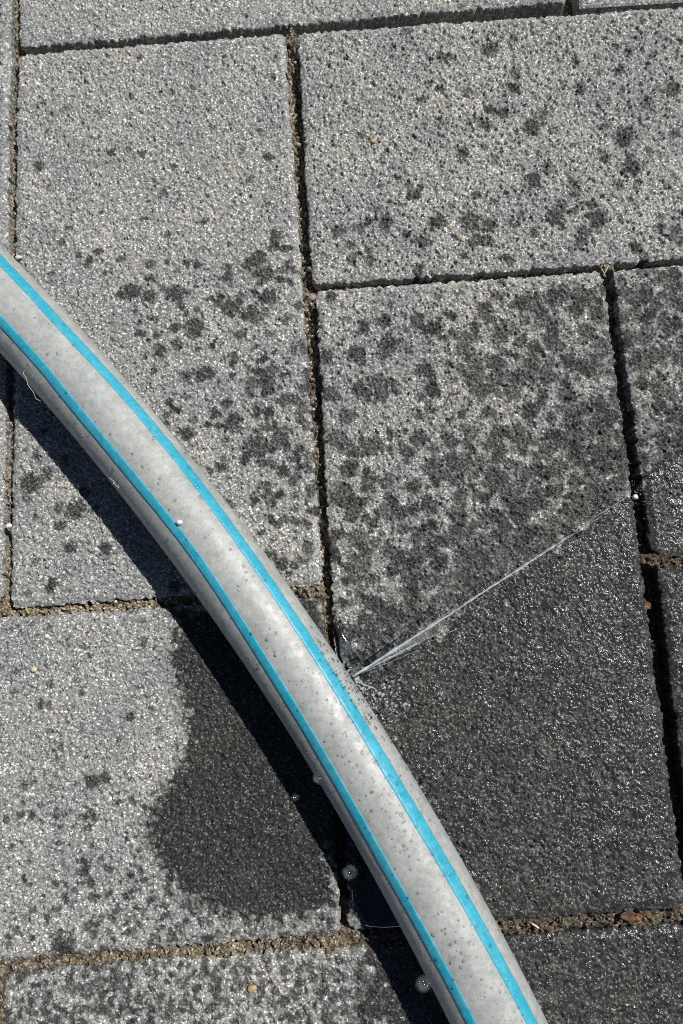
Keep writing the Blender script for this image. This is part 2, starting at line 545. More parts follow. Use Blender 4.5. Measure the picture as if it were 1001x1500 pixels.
def lines(length, lo, hi):
    """grid lines from 0 to length, fine between lo and hi, coarse elsewhere"""
    out = [0.0]
    while out[-1] < length - 1e-6:
        x = out[-1]
        st = FINE if lo - 1 <= x <= hi + 1 else 5.0
        if x < 3.2 or x > length - 3.4:
            st = min(st, 0.8)
        elif st > 1 and x + st > length - 3.2:
            st = max(0.4, length - 3.2 - x)
        if st > 1 and x < lo - 1 and x + st > lo - 1:
            st = max(0.36, lo - 1 - x + 0.01)
        out.append(min(length, x + st))
    a = np.array(out)
    return a


def paver_arrays(quad, us, vs, w, h, rough=1.0, rc=2.6, tilt=(0, 0), lift=0.0):
    q = np.array(quad, float)
    U, V = np.meshgrid(us, vs)
    # rounded corners in plan
    cu = np.clip(U, rc, w - rc)
    cv = np.clip(V, rc, h - rc)
    du, dv = U - cu, V - cv
    ln = np.sqrt(du * du + dv * dv)
    corner = (np.abs(du) > 1e-9) & (np.abs(dv) > 1e-9)
    f = np.where(corner & (ln > rc), rc / np.maximum(ln, 1e-9), 1.0)
    U, V = cu + du * f, cv + dv * f
    ln = ln * f
    edge = np.minimum(np.minimum(U, w - U), np.minimum(V, h - V))
    edge = np.where(corner, np.minimum(edge, rc - ln), edge)
    edge = np.maximum(edge, 0)
    s, t = U / w, V / h
    xy = ((q[0][None, None] * ((1 - s) * (1 - t))[..., None]) + q[1] * (s * (1 - t))[..., None]
          + q[2] * (s * t)[..., None] + q[3] * ((1 - s) * t)[..., None])
    x, y = xy[..., 0], xy[..., 1]
    # crumbled arris
    k = np.exp(-edge / 1.1)
    x = x + k * (0.20 * sample(b30, x, y) + 0.13 * sample(b15, x, y) + 0.12 * sample(b140, x, y))
    y = y + k * (0.20 * sample(b30, x + 37.3, y) + 0.13 * sample(b15, x + 53.1, y) + 0.12 * sample(b140, x + 71, y))
    c = np.clip(1 - edge / 2.3, 0, 1)
    chip = np.clip(sample(b45, x + 11, y + 5) - 1.25, 0, 1.2)
    z = -1.05 * c ** 1.3 - chip * 0.9 * np.clip(1 - edge / 1.8, 0, 1)
    z = z + rough * (1 - 0.68 * sstep(0.0, 0.25, c)) * sample(GRAIN, x, y) + 0.10 * sample(b400, x, y)
    z = z + lift + tilt[0] * (s - 0.5) + tilt[1] * (t - 0.5)
    return x, y, z


def build_paver(quad, rough=1.0, tilt=(0, 0), lift=0.0, material=M_PAVER):
    q = np.array(quad, float)
    w = 0.5 * (np.linalg.norm(q[1] - q[0]) + np.linalg.norm(q[2] - q[3]))
    h = 0.5 * (np.linalg.norm(q[3] - q[0]) + np.linalg.norm(q[2] - q[1]))
    xl, yt = min(q[0][0], q[3][0]), min(q[0][1], q[1][1])
    us = lines(w, VX0 - xl, VX1 - xl)
    vs = lines(h, VY0 - yt, VY1 - yt)
    x, y, z = paver_arrays(quad, us, vs, w, h, rough, tilt=tilt, lift=lift)
    ny, nx = x.shape
    c = q.mean(0)
    idx = np.arange(nx * ny).reshape(ny, nx)
    faces = np.stack([idx[:-1, :-1], idx[1:, :-1], idx[1:, 1:], idx[:-1, 1:]], -1).reshape(-1, 4)
    X, Y, Z = x.ravel(), y.ravel(), z.ravel()
    ring = np.concatenate([idx[0, :], idx[1:, -1], idx[-1, -2::-1], idx[-2:0:-1, 0]])
    vx, vy, vz, prev = [X], [Y], [Z], ring
    n0 = len(X)
    fs = [faces]
    for depth in (2.6, 6.0, 15.5):
        rx = X[ring] + 0.22 * sample(b20, X[ring], Y[ring] + depth * 3.1)
        ry = Y[ring] + 0.22 * sample(b20, X[ring] + 19.0, Y[ring] + depth * 3.1)
        vx.append(rx); vy.append(ry); vz.append(np.full(len(ring), -depth) + 0.2 * sample(b15, rx, ry))
        cur = n0 + np.arange(len(ring))
        n0 += len(ring)
        fs.append(np.stack([prev, np.roll(prev, -1), np.roll(cur, -1), cur], -1))
        prev = cur
    X, Y, Z = np.concatenate(vx), np.concatenate(vy), np.concatenate(vz)
    me = bpy.data.meshes.new('paver')
    set_mesh(me, np.stack([(X - c[0]) * MM, -(Y - c[1]) * MM, Z * MM], 1), np.concatenate(fs))
    cl = (np.clip(X, X0 + 1, X0 + NX * STEP - 1), np.clip(Y, Y0 + 1, Y0 + NY * STEP - 1))
    float_attr(me, 'damp', sample(DAMP, *cl))
    float_attr(me, 'film', sample(FILM, *cl) * (Z > -2.5))
    return link('paver', me, material, pavement, P(c[0], c[1], 0))


QUADS = [
    ([(0.5, -98.3), (197.8, -101.5), (198.7, -5.6), (1.2, -0.6)], 0.8, (0, 0), 0.0),
    ([(0.7, 2.4), (96.5, 0.6), (99.3, 198.4), (1.2, 199.8)], 0.85, (0.2, 0), 0.0),
    ([(101.4, 0.7), (299.0, -0.4), (299.0, 95.5), (101.4, 97.2)], 1.05, (0, 0.1), 0.15),
    ([(102.5, 99.5), (198.9, 99.0), (199.8, 298.5), (101.7, 299.2)], 0.95, (-0.1, 0), 0.0),
    ([(202.4, 98.7), (400.0, 98.8), (400.7, 196.4), (203.1, 195.9)], 0.9, (0, 0), 0.2),
    ([(204.1, 199.4), (301.5, 199.4), (300.5, 397.0), (203.0, 397.0)], 0.95, (0, 0), 0.0),
    ([(-96.1, 203.3), (98.7, 201.8), (98.9, 299.9), (-93.6, 303.3)], 0.75, (0, 0), 0.0),
    ([(0.6, 305.0), (198.2, 302.7), (197.5, 400.5), (0.0, 402.5)], 0.85, (0, 0), -0.2),
    ([(-100.0, -98.0), (-2.2, -98.0), (-2.0, 97.0), (-99.5, 97.5)], 0.9, (0, 0), 0.0),
    ([(-198.0, 101.5), (-1.9, 101.0), (-1.7, 198.0), (-198.0, 199.0)], 0.9, (0, 0), 0.0),
    ([(-99.5, 306.5), (-2.0, 306.0), (-3.0, 403.0), (-100.0, 403.0)], 0.9, (0, 0), 0.0),
]
for args in QUADS:
    build_paver(*args)

# the pattern goes on a little way beyond the frame
known = {(0, -1), (0, 0), (1, 0), (1, 1), (2, 1), (2, 2), (-1, 2), (0, 3), (-1, -1), (-2, 1), (-1, 3)}
spare = {}
for a in range(-6, 8):
    for b in range(-4, 5):
        for kind in ('v', 'h'):
            ci, cj = (a + 2 * b, a - 2 * b) if kind == 'v' else (a + 2 * b + 1, a - 2 * b)
            if (ci, cj) in known or not (-3 <= ci <= 5 and -3 <= cj <= 6):
                continue
            wx, wy = (97.5, 197.5) if kind == 'v' else (197.5, 97.5)
            if kind not in spare:
                us, vs = np.array([0, 0.7, 2.5, wx / 2, wx - 2.5, wx - 0.7, wx]), np.array([0, 0.7, 2.5, wy / 2, wy - 2.5, wy - 0.7, wy])
                U, V = np.meshgrid(us, vs)
                e = np.minimum(np.minimum(U, wx - U), np.minimum(V, wy - V))
                Z = -1.1 * np.clip(1 - e / 2.4, 0, 1) ** 2
                idx = np.arange(49).reshape(7, 7)
                faces = np.stack([idx[:-1, :-1], idx[1:, :-1], idx[1:, 1:], idx[:-1, 1:]], -1).reshape(-1, 4)
                ring = np.concatenate([idx[0, :], idx[1:, -1], idx[-1, -2::-1], idx[-2:0:-1, 0]])
                X, Y, Z = U.ravel() - wx / 2, V.ravel() - wy / 2, Z.ravel()
                low = 49 + np.arange(len(ring))
                faces = np.concatenate([faces, np.stack([ring, np.roll(ring, -1), np.roll(low, -1), low], -1)])
                me = bpy.data.meshes.new('paver')
                set_mesh(me, np.stack([np.r_[X, X[ring]] * MM, -np.r_[Y, Y[ring]] * MM,
                                       np.r_[Z, np.full(len(ring), -15.5)] * MM], 1), faces, False)
                me.materials.append(M_PAVER)
                spare[kind] = me
            o = link('paver', spare[kind], None, pavement, P(ci * 100.8 + wx / 2 + 1.2, cj * 100.6 + wy / 2 + 1.2, -0.1))

# ------------------------------------------------------------------ sand in the joints
SEGS = [  # x0, y0, x1, y1, height of the sand
    (-2, 1, 97, -2.2, -9.0), (97, -2.2, 240, -5, -9.5),
    (98.6, -1, 98.8, 6, -1.2), (98.8, 6, 99.4, 45, -5.6), (99.4, 45, 100.2, 90, -5.8), (100.2, 90, 100.6, 100, -5.5),
    (100.6, 101, 100.7, 106, -1.6), (100.7, 106, 100.7, 160, -5.6), (100.7, 160, 100.6, 190, -5.2), (100.4, 190, 100.4, 200, -6.0),
    (102, 98.3, 197, 97.0, -5.5), (203, 96.8, 245, 96.6, -5.5), (198.5, 97, 202.5, 97.2, -0.9),
    (200.4, 101, 201.3, 180, -6.0), (201.3, 180, 201.6, 193, -5.0), (201.8, 196.5, 204.5, 198, -1.6),
    (202.0, 201, 201.5, 330, -7.5), (205, 197.6, 245, 197.6, -0.9),
    (-1, 201.6, 60, 201.2, -2.8), (60, 201.2, 92, 200.6, -3.2), (92, 200.4, 98, 200.4, -0.7), (99.5, 203, 100.3, 225, -4.5), (100.3, 225, 100.3, 297, -7.0),
    (-10, 304.6, 22, 303.6, -1.7), (22, 303.6, 38, 303.2, -2.4), (38, 303.2, 50, 302.8, -2.0), (50, 302.8, 60, 302.5, -2.6), (60, 302.5, 70, 302.2, -1.8), (70, 302.2, 88, 301.6, -3.4), (88, 301.6, 100, 301.0, -1.4),
    (102, 301.0, 140, 301.0, -2.2), (140, 301.0, 165, 300.8, -1.8), (165, 300.8, 180, 300.6, -3.2), (180, 300.6, 215, 300.5, -2.2),
    (-0.8, -30, -0.6, 96, -4.6), (-0.5, 100, -0.4, 199, -4.6), (-20, 200.8, -1, 200.8, -1.2), (-0.8, 305, -1.2, 340, -1.0),
]
rough_sand = band(2.4)
rough_sand2 = band(1.0)
rough_sand3 = band(9.0)


def sand_height(x, y):
    x, y = np.asarray(x, float), np.asarray(y, float)
    num = np.zeros(x.shape)
    den = np.zeros(x.shape) + 1e-12
    for x0, y0, x1, y1, hz in SEGS:
        ex, ey = x1 - x0, y1 - y0
        t = np.clip(((x - x0) * ex + (y - y0) * ey) / (ex * ex + ey * ey), 0, 1)
        d2 = (x - x0 - t * ex) ** 2 + (y - y0 - t * ey) ** 2
        wgt = 1.0 / (d2 + 0.6) ** 3
        num += wgt * hz
        den += wgt
    h = num / den
    return (h + 0.50 * sample(rough_sand, x, y) + 0.26 * sample(rough_sand2, x, y)
            + np.clip(-h, 0.3, 2.0) * 0.28 * sample(rough_sand3, x, y))


def build_sand():
    st = 0.4
    xs = np.arange(VX0 - 3, VX1 + 3, st)
    ys = np.arange(VY0 - 3, VY1 + 3, st)
    X, Y = np.meshgrid(xs, ys)
    keep = np.ones(X.shape, bool)
    for quad, *_ in QUADS:
        keep &= poly_sd(quad, X, Y) < 1.6
    Z = np.full(X.shape, -9.0)
    Z[keep] = sand_height(X[keep], Y[keep])
    idx = -np.ones(X.shape, int)
    idx[keep] = np.arange(keep.sum())
    f = np.stack([idx[:-1, :-1], idx[1:, :-1], idx[1:, 1:], idx[:-1, 1:]], -1).reshape(-1, 4)
    f = f[(f >= 0).all(1)]
    x, y, z = X[keep], Y[keep], Z[keep]
    me = bpy.data.meshes.new('joint_sand')
    set_mesh(me, np.stack([x * MM, -y * MM, z * MM], 1), f)
    # the two lower cross joints still hold moisture
    moist = 0.5 * sstep(280, 296, y) + 0.45 * sstep(280, 296, y) * sstep(99, 104, x) + 0.7 * sstep(194, 200, x) * sstep(170, 190, y) + 0.45 * sstep(192, 198, y) * sstep(208, 203, y)
    float_attr(me, 'damp', np.maximum(sample(DAMP, x, y), np.clip(moist + 0.25 * sample(b45, x, y), 0, 1)))
    o = link('joint_sand', me, M_SAND)
    o['kind'] = 'stuff'
    o['label'] = 'tan sand filling the joints between the grey pavers'
    o['category'] = 'sand'


build_sand()

ICO = None


def ico():
    global ICO
    if ICO is None:
        t = (1 + 5 ** 0.5) / 2
        v = np.array([(-1, t, 0), (1, t, 0), (-1, -t, 0), (1, -t, 0), (0, -1, t), (0, 1, t), (0, -1, -t), (0, 1, -t),
                      (t, 0, -1), (t, 0, 1), (-t, 0, -1), (-t, 0, 1)], float)
        v /= np.linalg.norm(v[0])
        f = np.array([(0, 11, 5), (0, 5, 1), (0, 1, 7), (0, 7, 10), (0, 10, 11), (1, 5, 9), (5, 11, 4), (11, 10, 2), (10, 7, 6),
                      (7, 1, 8), (3, 9, 4), (3, 4, 2), (3, 2, 6), (3, 6, 8), (3, 8, 9), (4, 9, 5), (2, 4, 11), (6, 2, 10),
                      (8, 6, 7), (9, 8, 1)])
        ICO = (v, f)
    return ICO


def ico2(n=1):
    v, f = ico()
    v = [tuple(a) for a in v]
    f = f.tolist()
    for _ in range(n):
        cache, nf = {}, []

        def mid(a, b):
            key = (min(a, b), max(a, b))
            if key not in cache:
                m = np.array(v[a]) + np.array(v[b])
                v.append(tuple(m / np.linalg.norm(m)))
                cache[key] = len(v) - 1
            return cache[key]
        for a, b, c in f:
            ab, bc, ca = mid(a, b), mid(b, c), mid(c, a)
            nf += [(a, ab, ca), (b, bc, ab), (c, ca, bc), (ab, bc, ca)]
        f = nf
    return np.array(v), np.array(f)


def rand_rot():
    a = rng.standard_normal(4)
    a /= np.linalg.norm(a)
    w, x, y, z = a
    return np.array([[1 - 2 * (y * y + z * z), 2 * (x * y - z * w), 2 * (x * z + y * w)],
                     [2 * (x * y + z * w), 1 - 2 * (x * x + z * z), 2 * (y * z - x * w)],
                     [2 * (x * z - y * w), 2 * (y * z + x * w), 1 - 2 * (x * x + y * y)]])


def build_grit():
    v0, f0 = ico()
    tints = np.array([(0.50, 0.42, 0.30), (0.36, 0.27, 0.17), (0.70, 0.66, 0.58), (0.20, 0.16, 0.12), (0.42, 0.22, 0.10),
                      (0.30, 0.30, 0.30), (0.62, 0.50, 0.34)])
    weights = [0.28, 0.22, 0.12, 0.14, 0.04, 0.10, 0.10]
    V, F, T, D = [], [], [], []
    n = 0
    for x0, y0, x1, y1, hz in SEGS:
        L = math.hypot(x1 - x0, y1 - y0)
        per = 6.5 if hz > -3.5 else 1.8
        for _ in range(int(L * per)):
            t = rng.random()
            off = rng.normal(0, 1.3 if hz > -1.5 else 0.9)
            nx, ny = -(y1 - y0) / L, (x1 - x0) / L
            x, y = x0 + t * (x1 - x0) + nx * off, y0 + t * (y1 - y0) + ny * off
            r = 0.16 + 0.42 * rng.random() ** 3
            z = float(sand_height(np.array([x]), np.array([y]))[0]) + r * 0.35
            if any(poly_sd(q[0], np.array([x]), np.array([y]))[0] > 0.9 for q in QUADS):
                z = max(z, -0.1)
            m = rand_rot() @ np.diag(r * rng.uniform(0.65, 1.25, 3))
            vv = (v0 * rng.uniform(0.85, 1.15, (12, 1))) @ m.T + (x, y, z)
            V.append(vv); F.append(f0 + n); n += 12
            c = tints[rng.choice(7, p=weights)] * rng.uniform(0.5, 1.05)
            d = float(sample(DAMP, np.array([x]), np.array([y]))[0])
            d = max(d, 0.35 if y > 290 else 0.0)
            T.append(np.tile(np.r_[c * (1 - 0.6 * d), 1.0], (12, 1)))
    V, F, T = np.concatenate(V), np.concatenate(F), np.concatenate(T)
    me = bpy.data.meshes.new('joint_grit')
    set_mesh(me, V * np.array([MM, -MM, MM]), F[:, ::-1], False)
    color_attr(me, 'tint', T)
    o = link('joint_grit', me, M_GRIT)
    o['kind'] = 'stuff'
    o['label'] = 'loose coarse grains lying along the sandy joints'
    o['category'] = 'grit'


build_grit()

# ------------------------------------------------------------------ garden hose
HR = 11.84
HZ = HR + 0.25
HOSE_POLY = (0.116, -0.442, -10.257, 107.621, -96.497)       # plan x as a function of y / 100


def hose_x(y):
    lo, hi = 62.0, 345.0
    yc = np.clip(y, lo, hi)
    return (np.polyval(HOSE_POLY, yc / 100) + (y - yc) * np.polyval(np.polyder(HOSE_POLY), yc / 100) / 100)


HY = np.arange(-60.0, 470.0, 0.8)
HC = np.stack([hose_x(HY), HY, np.full(len(HY), HZ)], 1)
# evenly spaced along its length
seg = np.r_[0, np.cumsum(np.linalg.norm(np.diff(HC, axis=0), axis=1))]
ss = np.arange(0, seg[-1], 1.0)
HC = np.stack([np.interp(ss, seg, HC[:, i]) for i in range(3)], 1)
HT = np.gradient(HC, axis=0)
HT /= np.linalg.norm(HT, axis=1)[:, None]
HN = np.stack([-HT[:, 1], HT[:, 0], np.zeros(len(HT))], 1)    # to the left of the run seen from above (towards -x,+y)
LOW = np.array([(60, 24), (116, 23), (128, 22), (140, 26), (160, 25), (185, 21), (199, 23), (212, 27), (252, 33), (273, 35), (291, 32), (310, 30), (400, 30)])
UPP = np.array([(60, -44), (108, -43), (122, -42), (145, -47), (167, -48), (192, -44), (210, -42), (231, -39), (259, -36), (280, -38), (299, -40), (318, -43), (400, -43)])


def smooth_interp(tab, y):
    f = np.interp(y, tab[:, 0], tab[:, 1])
    k = np.hanning(31); k /= k.sum()
    return np.convolve(np.pad(f, 15, 'edge'), k, 'valid')


def ring_pts(i, ang, rad):
    """points on the hose: station i, angle (radians from the top towards HN), radius"""
    return (HC[i] + HN[i] * (rad * np.sin(ang))[:, None] + np.array([0, 0, 1.0]) * (rad * np.cos(ang))[:, None])


def build_hose():
    n, m = len(HC), 72
    ang = np.linspace(0, 2 * math.pi, m, endpoint=False)
    V = []
    wob = np.convolve(rng.standard_normal(n + 80), np.hanning(81) / 6.4, 'valid') * 0.06
    for i in range(n):
        V.append(ring_pts(i, ang, np.full(m, HR) * (1 + 0.0) + wob[i] * 0.5))
    V = np.concatenate(V)
    idx = np.arange(n * m).reshape(n, m)
    nx = np.roll(idx, -1, 1)
    f = np.stack([idx[:-1], nx[:-1], nx[1:], idx[1:]], -1).reshape(-1, 4)
    mid = HC[len(HC) // 2]
    org = (mid[0], mid[1], 0.0)
    hose = tri_mesh('garden_hose', V, f, M_HOSE, None, True, org)
    # stripes: raised bands that follow the wall
    for tab, half in ((LOW, 1.5), (UPP, 1.9)):
        a0 = np.radians(smooth_interp(tab, HC[:, 1]))
        prof = np.array([(-1.0, -0.25), (-0.985, 0.10), (-0.93, 0.19), (-0.6, 0.22), (0, 0.23), (0.6, 0.22), (0.93, 0.19), (0.985, 0.10), (1.0, -0.25)])
        e = np.convolve(rng.standard_normal(n + 8), np.hanning(9) / 2.0, 'valid') * 0.035
        V = []
        for i in range(n):
            w = (half + 0.05 * math.sin(i * 0.05)) / HR
            V.append(ring_pts(i, a0[i] + prof[:, 0] * (w + e[i] / HR), HR + prof[:, 1] + wob[i] * 0.5))
        V = np.concatenate(V)
        k = len(prof)
        idx = np.arange(n * k).reshape(n, k)
        f = np.stack([idx[:-1, :-1], idx[:-1, 1:], idx[1:, 1:], idx[1:, :-1]], -1).reshape(-1, 4)
        s = tri_mesh('stripe', V, f, M_STRIPE, None, True, org)
        s.parent = hose
        s.location = (0, 0, 0)
        s['label'] = ('narrow cyan stripe along the shaded lower left side' if half < 2 else
                      'wider cyan stripe along the sunlit upper right side')
    # cut ends, well outside the picture
    caps = []
    for i in (0, n - 1):
        c = ring_pts(i, ang, np.full(m, HR - 0.1))
        inner = ring_pts(i, ang, np.full(m, HR - 2.8))
        V = np.concatenate([c, inner])
        a = np.arange(m)
        f = np.stack([a, np.roll(a, -1), m + np.roll(a, -1), m + a], -1)
        o = tri_mesh('cut_end', V, f, M_HOSE, None, False, org)
        o.parent = hose
        o.location = (0, 0, 0)
    tag(hose, 'grey garden hose with two cyan stripes lying across the pavers and leaking', 'hose')
    return hose


build_hose()


def on_hose(y, deg):
    i = int(np.argmin(np.abs(HC[:, 1] - y)))
    a = math.radians(deg)
    nrm = HN[i] * math.sin(a) + np.array([0, 0, 1.0]) * math.cos(a)
    return HC[i] + nrm * HR, nrm, HT[i]


def frame(nrm, t):
    b = np.cross(nrm, t)
    return np.stack([t, b, nrm], 1)


def build_beads():
    """water beads sitting on the hose wall"""
    rings = [(0.0, 1.0), (0.35, 0.93), (0.65, 0.72), (0.87, 0.40), (0.98, 0.08), (1.0, -0.12)]
    m = 12
    V, F = [], []
    n = 0
    ang = np.linspace(0, 2 * math.pi, m, endpoint=False)
    spots = []
    for _ in range(420):
        y = rng.uniform(90, 330)
        deg = rng.uniform(-75, 72)
        r = 0.16 + 0.40 * rng.random() ** 2.4
        spots.append((y, deg, r, 0.55))
    for _ in range(150):                                  # thicker below the leak
        y = rng.normal(236, 9)
        deg = -rng.uniform(42, 80)
        spots.append((y, deg, 0.16 + 0.42 * rng.random() ** 2, 0.75))
    for _ in range(260):
        spots.append((rng.uniform(225, 330), rng.normal(-14, 16), 0.14 + 0.34 * rng.random() ** 2, 0.5))
    for y, deg, r, flat in spots:
        c, nrm, t = on_hose(y, deg)
        M = frame(nrm, t)
        sx, sy = rng.uniform(0.8, 1.3), rng.uniform(0.8, 1.2)
        lift = 0.22 if min(abs(deg - np.interp(y, LOW[:, 0], LOW[:, 1])) - 8, abs(deg - np.interp(y, UPP[:, 0], UPP[:, 1])) - 10) < 0 else 0
        pts = [c + nrm * (r * flat + lift)]
        for rad, hz in rings[1:]:
            for a in ang:
                pts.append(c + M @ np.array([math.cos(a) * rad * r * sx, math.sin(a) * rad * r * sy, hz * r * flat + lift]))
        V.append(np.array(pts))
        f = [(0, 1 + k, 1 + (k + 1) % m, 1 + (k + 1) % m) for k in range(m)]
        F3 = [(n, n + 1 + k, n + 1 + (k + 1) % m) for k in range(m)]
        for q in range(len(rings) - 2):
            for k in range(m):
                a, b = 1 + q * m + k, 1 + q * m + (k + 1) % m
                F3.append((n + a, n + a + m, n + b + m))
                F3.append((n + a, n + b + m, n + b))
        F.extend(F3)
        n += len(pts)
    o = tri_mesh('water_beads', np.concatenate(V), F, M_DROP)
    o['kind'] = 'stuff'
    o['label'] = 'small clear water beads clinging to the grey hose'
    o['category'] = 'water beads'


build_beads()

# ------------------------------------------------------------------ the leak: jet, splash and drops


def tube(path, radii, m=8):
    path = np.array(path, float)
    T = np.gradient(path, axis=0)
    T /= np.linalg.norm(T, axis=1)[:, None]
    up = np.array([0, 0, 1.0])
    V = []
    for p, t, r in zip(path, T, radii):
        a = np.cross(t, up); a /= np.linalg.norm(a)
        b = np.cross(a, t)
        for k in range(m):
            q = 2 * math.pi * k / m
            V.append(p + (a * math.cos(q) + b * math.sin(q)) * r)
    n = len(path)
    F = []
    for i in range(n - 1):
        for k in range(m):
            a, b = i * m + k, i * m + (k + 1) % m
            F += [(a, b, b + m), (a, b + m, a + m)]
    V.append(path[0] - T[0] * radii[0] * 0.4); V.append(path[-1] + T[-1] * radii[-1])
    c0, c1 = n * m, n * m + 1
    for k in range(m):
        F.append((c0, (k + 1) % m, k))
        F.append((c1, (n - 1) * m + k, (n - 1) * m + (k + 1) % m))
    return np.array(V), F


def wobble(n, amp, soft=5):
    w = rng.standard_normal((n + 2 * soft, 3))
    k = np.hanning(2 * soft + 1); k /= k.sum()
    return np.stack([np.convolve(w[:, i], k, 'valid') for i in range(3)], 1) * amp


LEAK = np.array((107.0, 226.5, 14.5))
def strand(end, n, r0, r1, amp, t0=0.0, t1=1.0, sag=2.0, m=8):
    t = np.linspace(t0, t1, n)
    e = np.array(end, float)
    path = LEAK[None] * (1 - t)[:, None] + e[None] * t[:, None]
    path[:, 2] += sag * 4 * t * (1 - t)
    path += wobble(n, amp) * np.clip(t * 3, 0, 1)[:, None]
    rad = np.interp(t, [t0, t1], [r0, r1]) * (1 + 0.35 * np.convolve(rng.standard_normal(n + 6), np.hanning(7) / 2, 'valid'))
    rad = np.maximum(rad, 0.05) * np.minimum(1.0, (1 - (t - t0) / (t1 - t0)) * 8 + 0.25)
    return tube(path, rad, m)


jet = bpy.data.objects.new('water_jet', None)
COL.objects.link(jet)
jet.location = P(*LEAK)
jet.empty_display_size = 0.01
tag(jet, 'thin white water jet spraying from the hole in the hose to the right joint', 'water jet')


def jet_part(name, V, F, material):
    o = tri_mesh(name, V, F, material, None, True, tuple(LEAK))
    o.parent = jet
    o.location = (0, 0, 0)
    return o


END = (201.6, 174.7, 1.5)
parts = []
for end, n, r0, r1, amp, t0, t1, mat in [
        (END, 110, 0.46, 0.18, 0.10, 0.0, 0.66, M_STREAM), (END, 60, 0.20, 0.14, 0.14, 0.62, 0.86, M_THIN),
        ((201.0, 175.6, 1.5), 80, 0.34, 0.12, 0.12, 0.0, 0.36, M_STREAM), ((201.2, 174.3, 1.5), 60, 0.22, 0.16, 0.16, 0.36, 0.74, M_THIN),
        ((202.2, 173.4, 1.5), 50, 0.15, 0.10, 0.2, 0.74, 0.95, M_THIN)]:
    V, F = strand(end, n, r0, r1, amp, t0, t1)
    jet_part('stream', V, F, mat)
for end, t0, t1, r, mat in [((136.2, 214.1, 6.0), 0.0, 0.9, 0.14, M_STREAM), ((143.7, 211.5, 6.0), 0.28, 0.8, 0.11, M_THIN), ((132.8, 218.4, 6.0), 0.1, 0.8, 0.09, M_THIN),
                            ((146.9, 211.7, 5.0), 0.55, 0.95, 0.10, M_THIN)]:
    V, F = strand(end, 60, r, r * 0.6, 0.15, t0, t1, 1.0)
    jet_part('stream', V, F, mat)


def fan(e0, e1, n=60, m=12, thick=0.16):
    """a thin sheet of water between two runs from the leak, torn at its far edge"""
    A, B = np.array(e0, float), np.array(e1, float)
    grid = np.zeros((n, m, 3))
    tear = 1 + 0.22 * np.convolve(rng.standard_normal(m + 2), [0.3, 0.4, 0.3], 'valid')
    for i in range(n):
        for j in range(m):
            s = j / (m - 1)
            t = i / (n - 1) * tear[j] * (1 - 0.25 * s)
            e = A * (1 - s) + B * s
            grid[i, j] = LEAK * (1 - t) + e * t
            grid[i, j, 2] += 2.0 * t * (1 - t) + 0.10 * math.sin(i * 0.33 + j * 0.9) * t
    top = grid.reshape(-1, 3) + (0, 0, thick / 2)
    bot = grid.reshape(-1, 3) - (0, 0, thick / 2)
    idx = np.arange(n * m).reshape(n, m)
    F = []
    for a, b, c, d in np.stack([idx[:-1, :-1], idx[:-1, 1:], idx[1:, 1:], idx[1:, :-1]], -1).reshape(-1, 4):
        F += [(a, b, c), (a, c, d), (a + n * m, c + n * m, b + n * m), (a + n * m, d + n * m, c + n * m)]
    ring = np.concatenate([idx[0, :], idx[1:, -1], idx[-1, -2::-1], idx[-2:0:-1, 0]])
    for a, b in zip(ring, np.roll(ring, -1)):
        F += [(a, b + n * m, b), (a, a + n * m, b + n * m)]
    return np.concatenate([top, bot]), F


V, F = fan((138.4, 208.3, 9.0), (130.2, 217.9, 8.0))
jet_part('water_sheet', V, F, M_SHEET)
V, F = fan((124.3, 216.6, 11.0), (128.9, 215.8, 10.0), thick=0.14)
jet_part('water_sheet', V, F, M_SHEET)

# splash back from the hole, down along the right flank of the hose
for pts, r0 in [([(107.3, 226.7, 14.0), (109.6, 228.5, 13.0), (112.3, 230.1, 11.0), (114.1, 231.2, 9.0)], 0.34),
                ([(107.5, 226.9, 14.0), (108.6, 229.2, 13.0), (109.8, 231.5, 11.0)], 0.30)]:
    pts = np.array(pts, float)
    t = np.linspace(0, 1, 26)
    path = np.stack([np.interp(t, np.linspace(0, 1, len(pts)), pts[:, i]) for i in range(3)], 1) + wobble(26, 0.5, 3)
    rad = np.maximum(0.07, r0 * (1 - 0.6 * t) * (1 + 0.5 * np.convolve(rng.standard_normal(30), [0.2, 0.2, 0.2, 0.2, 0.2], 'valid')))
    V, F = tube(path, rad)
    jet_part('splash_thread', V, F, M_STREAM)


def drops_mesh(cents, radii, level=1, squash=None):
    v, f = ico2(level)
    V, F = [], []
    for k, (c, r) in enumerate(zip(cents, radii)):
        s = np.diag(rng.uniform(0.8, 1.25, 3)) * r
        V.append(v @ (rand_rot() @ s).T + np.array(c))
        F.append(f + k * len(v))
    return np.concatenate(V), np.concatenate(F)


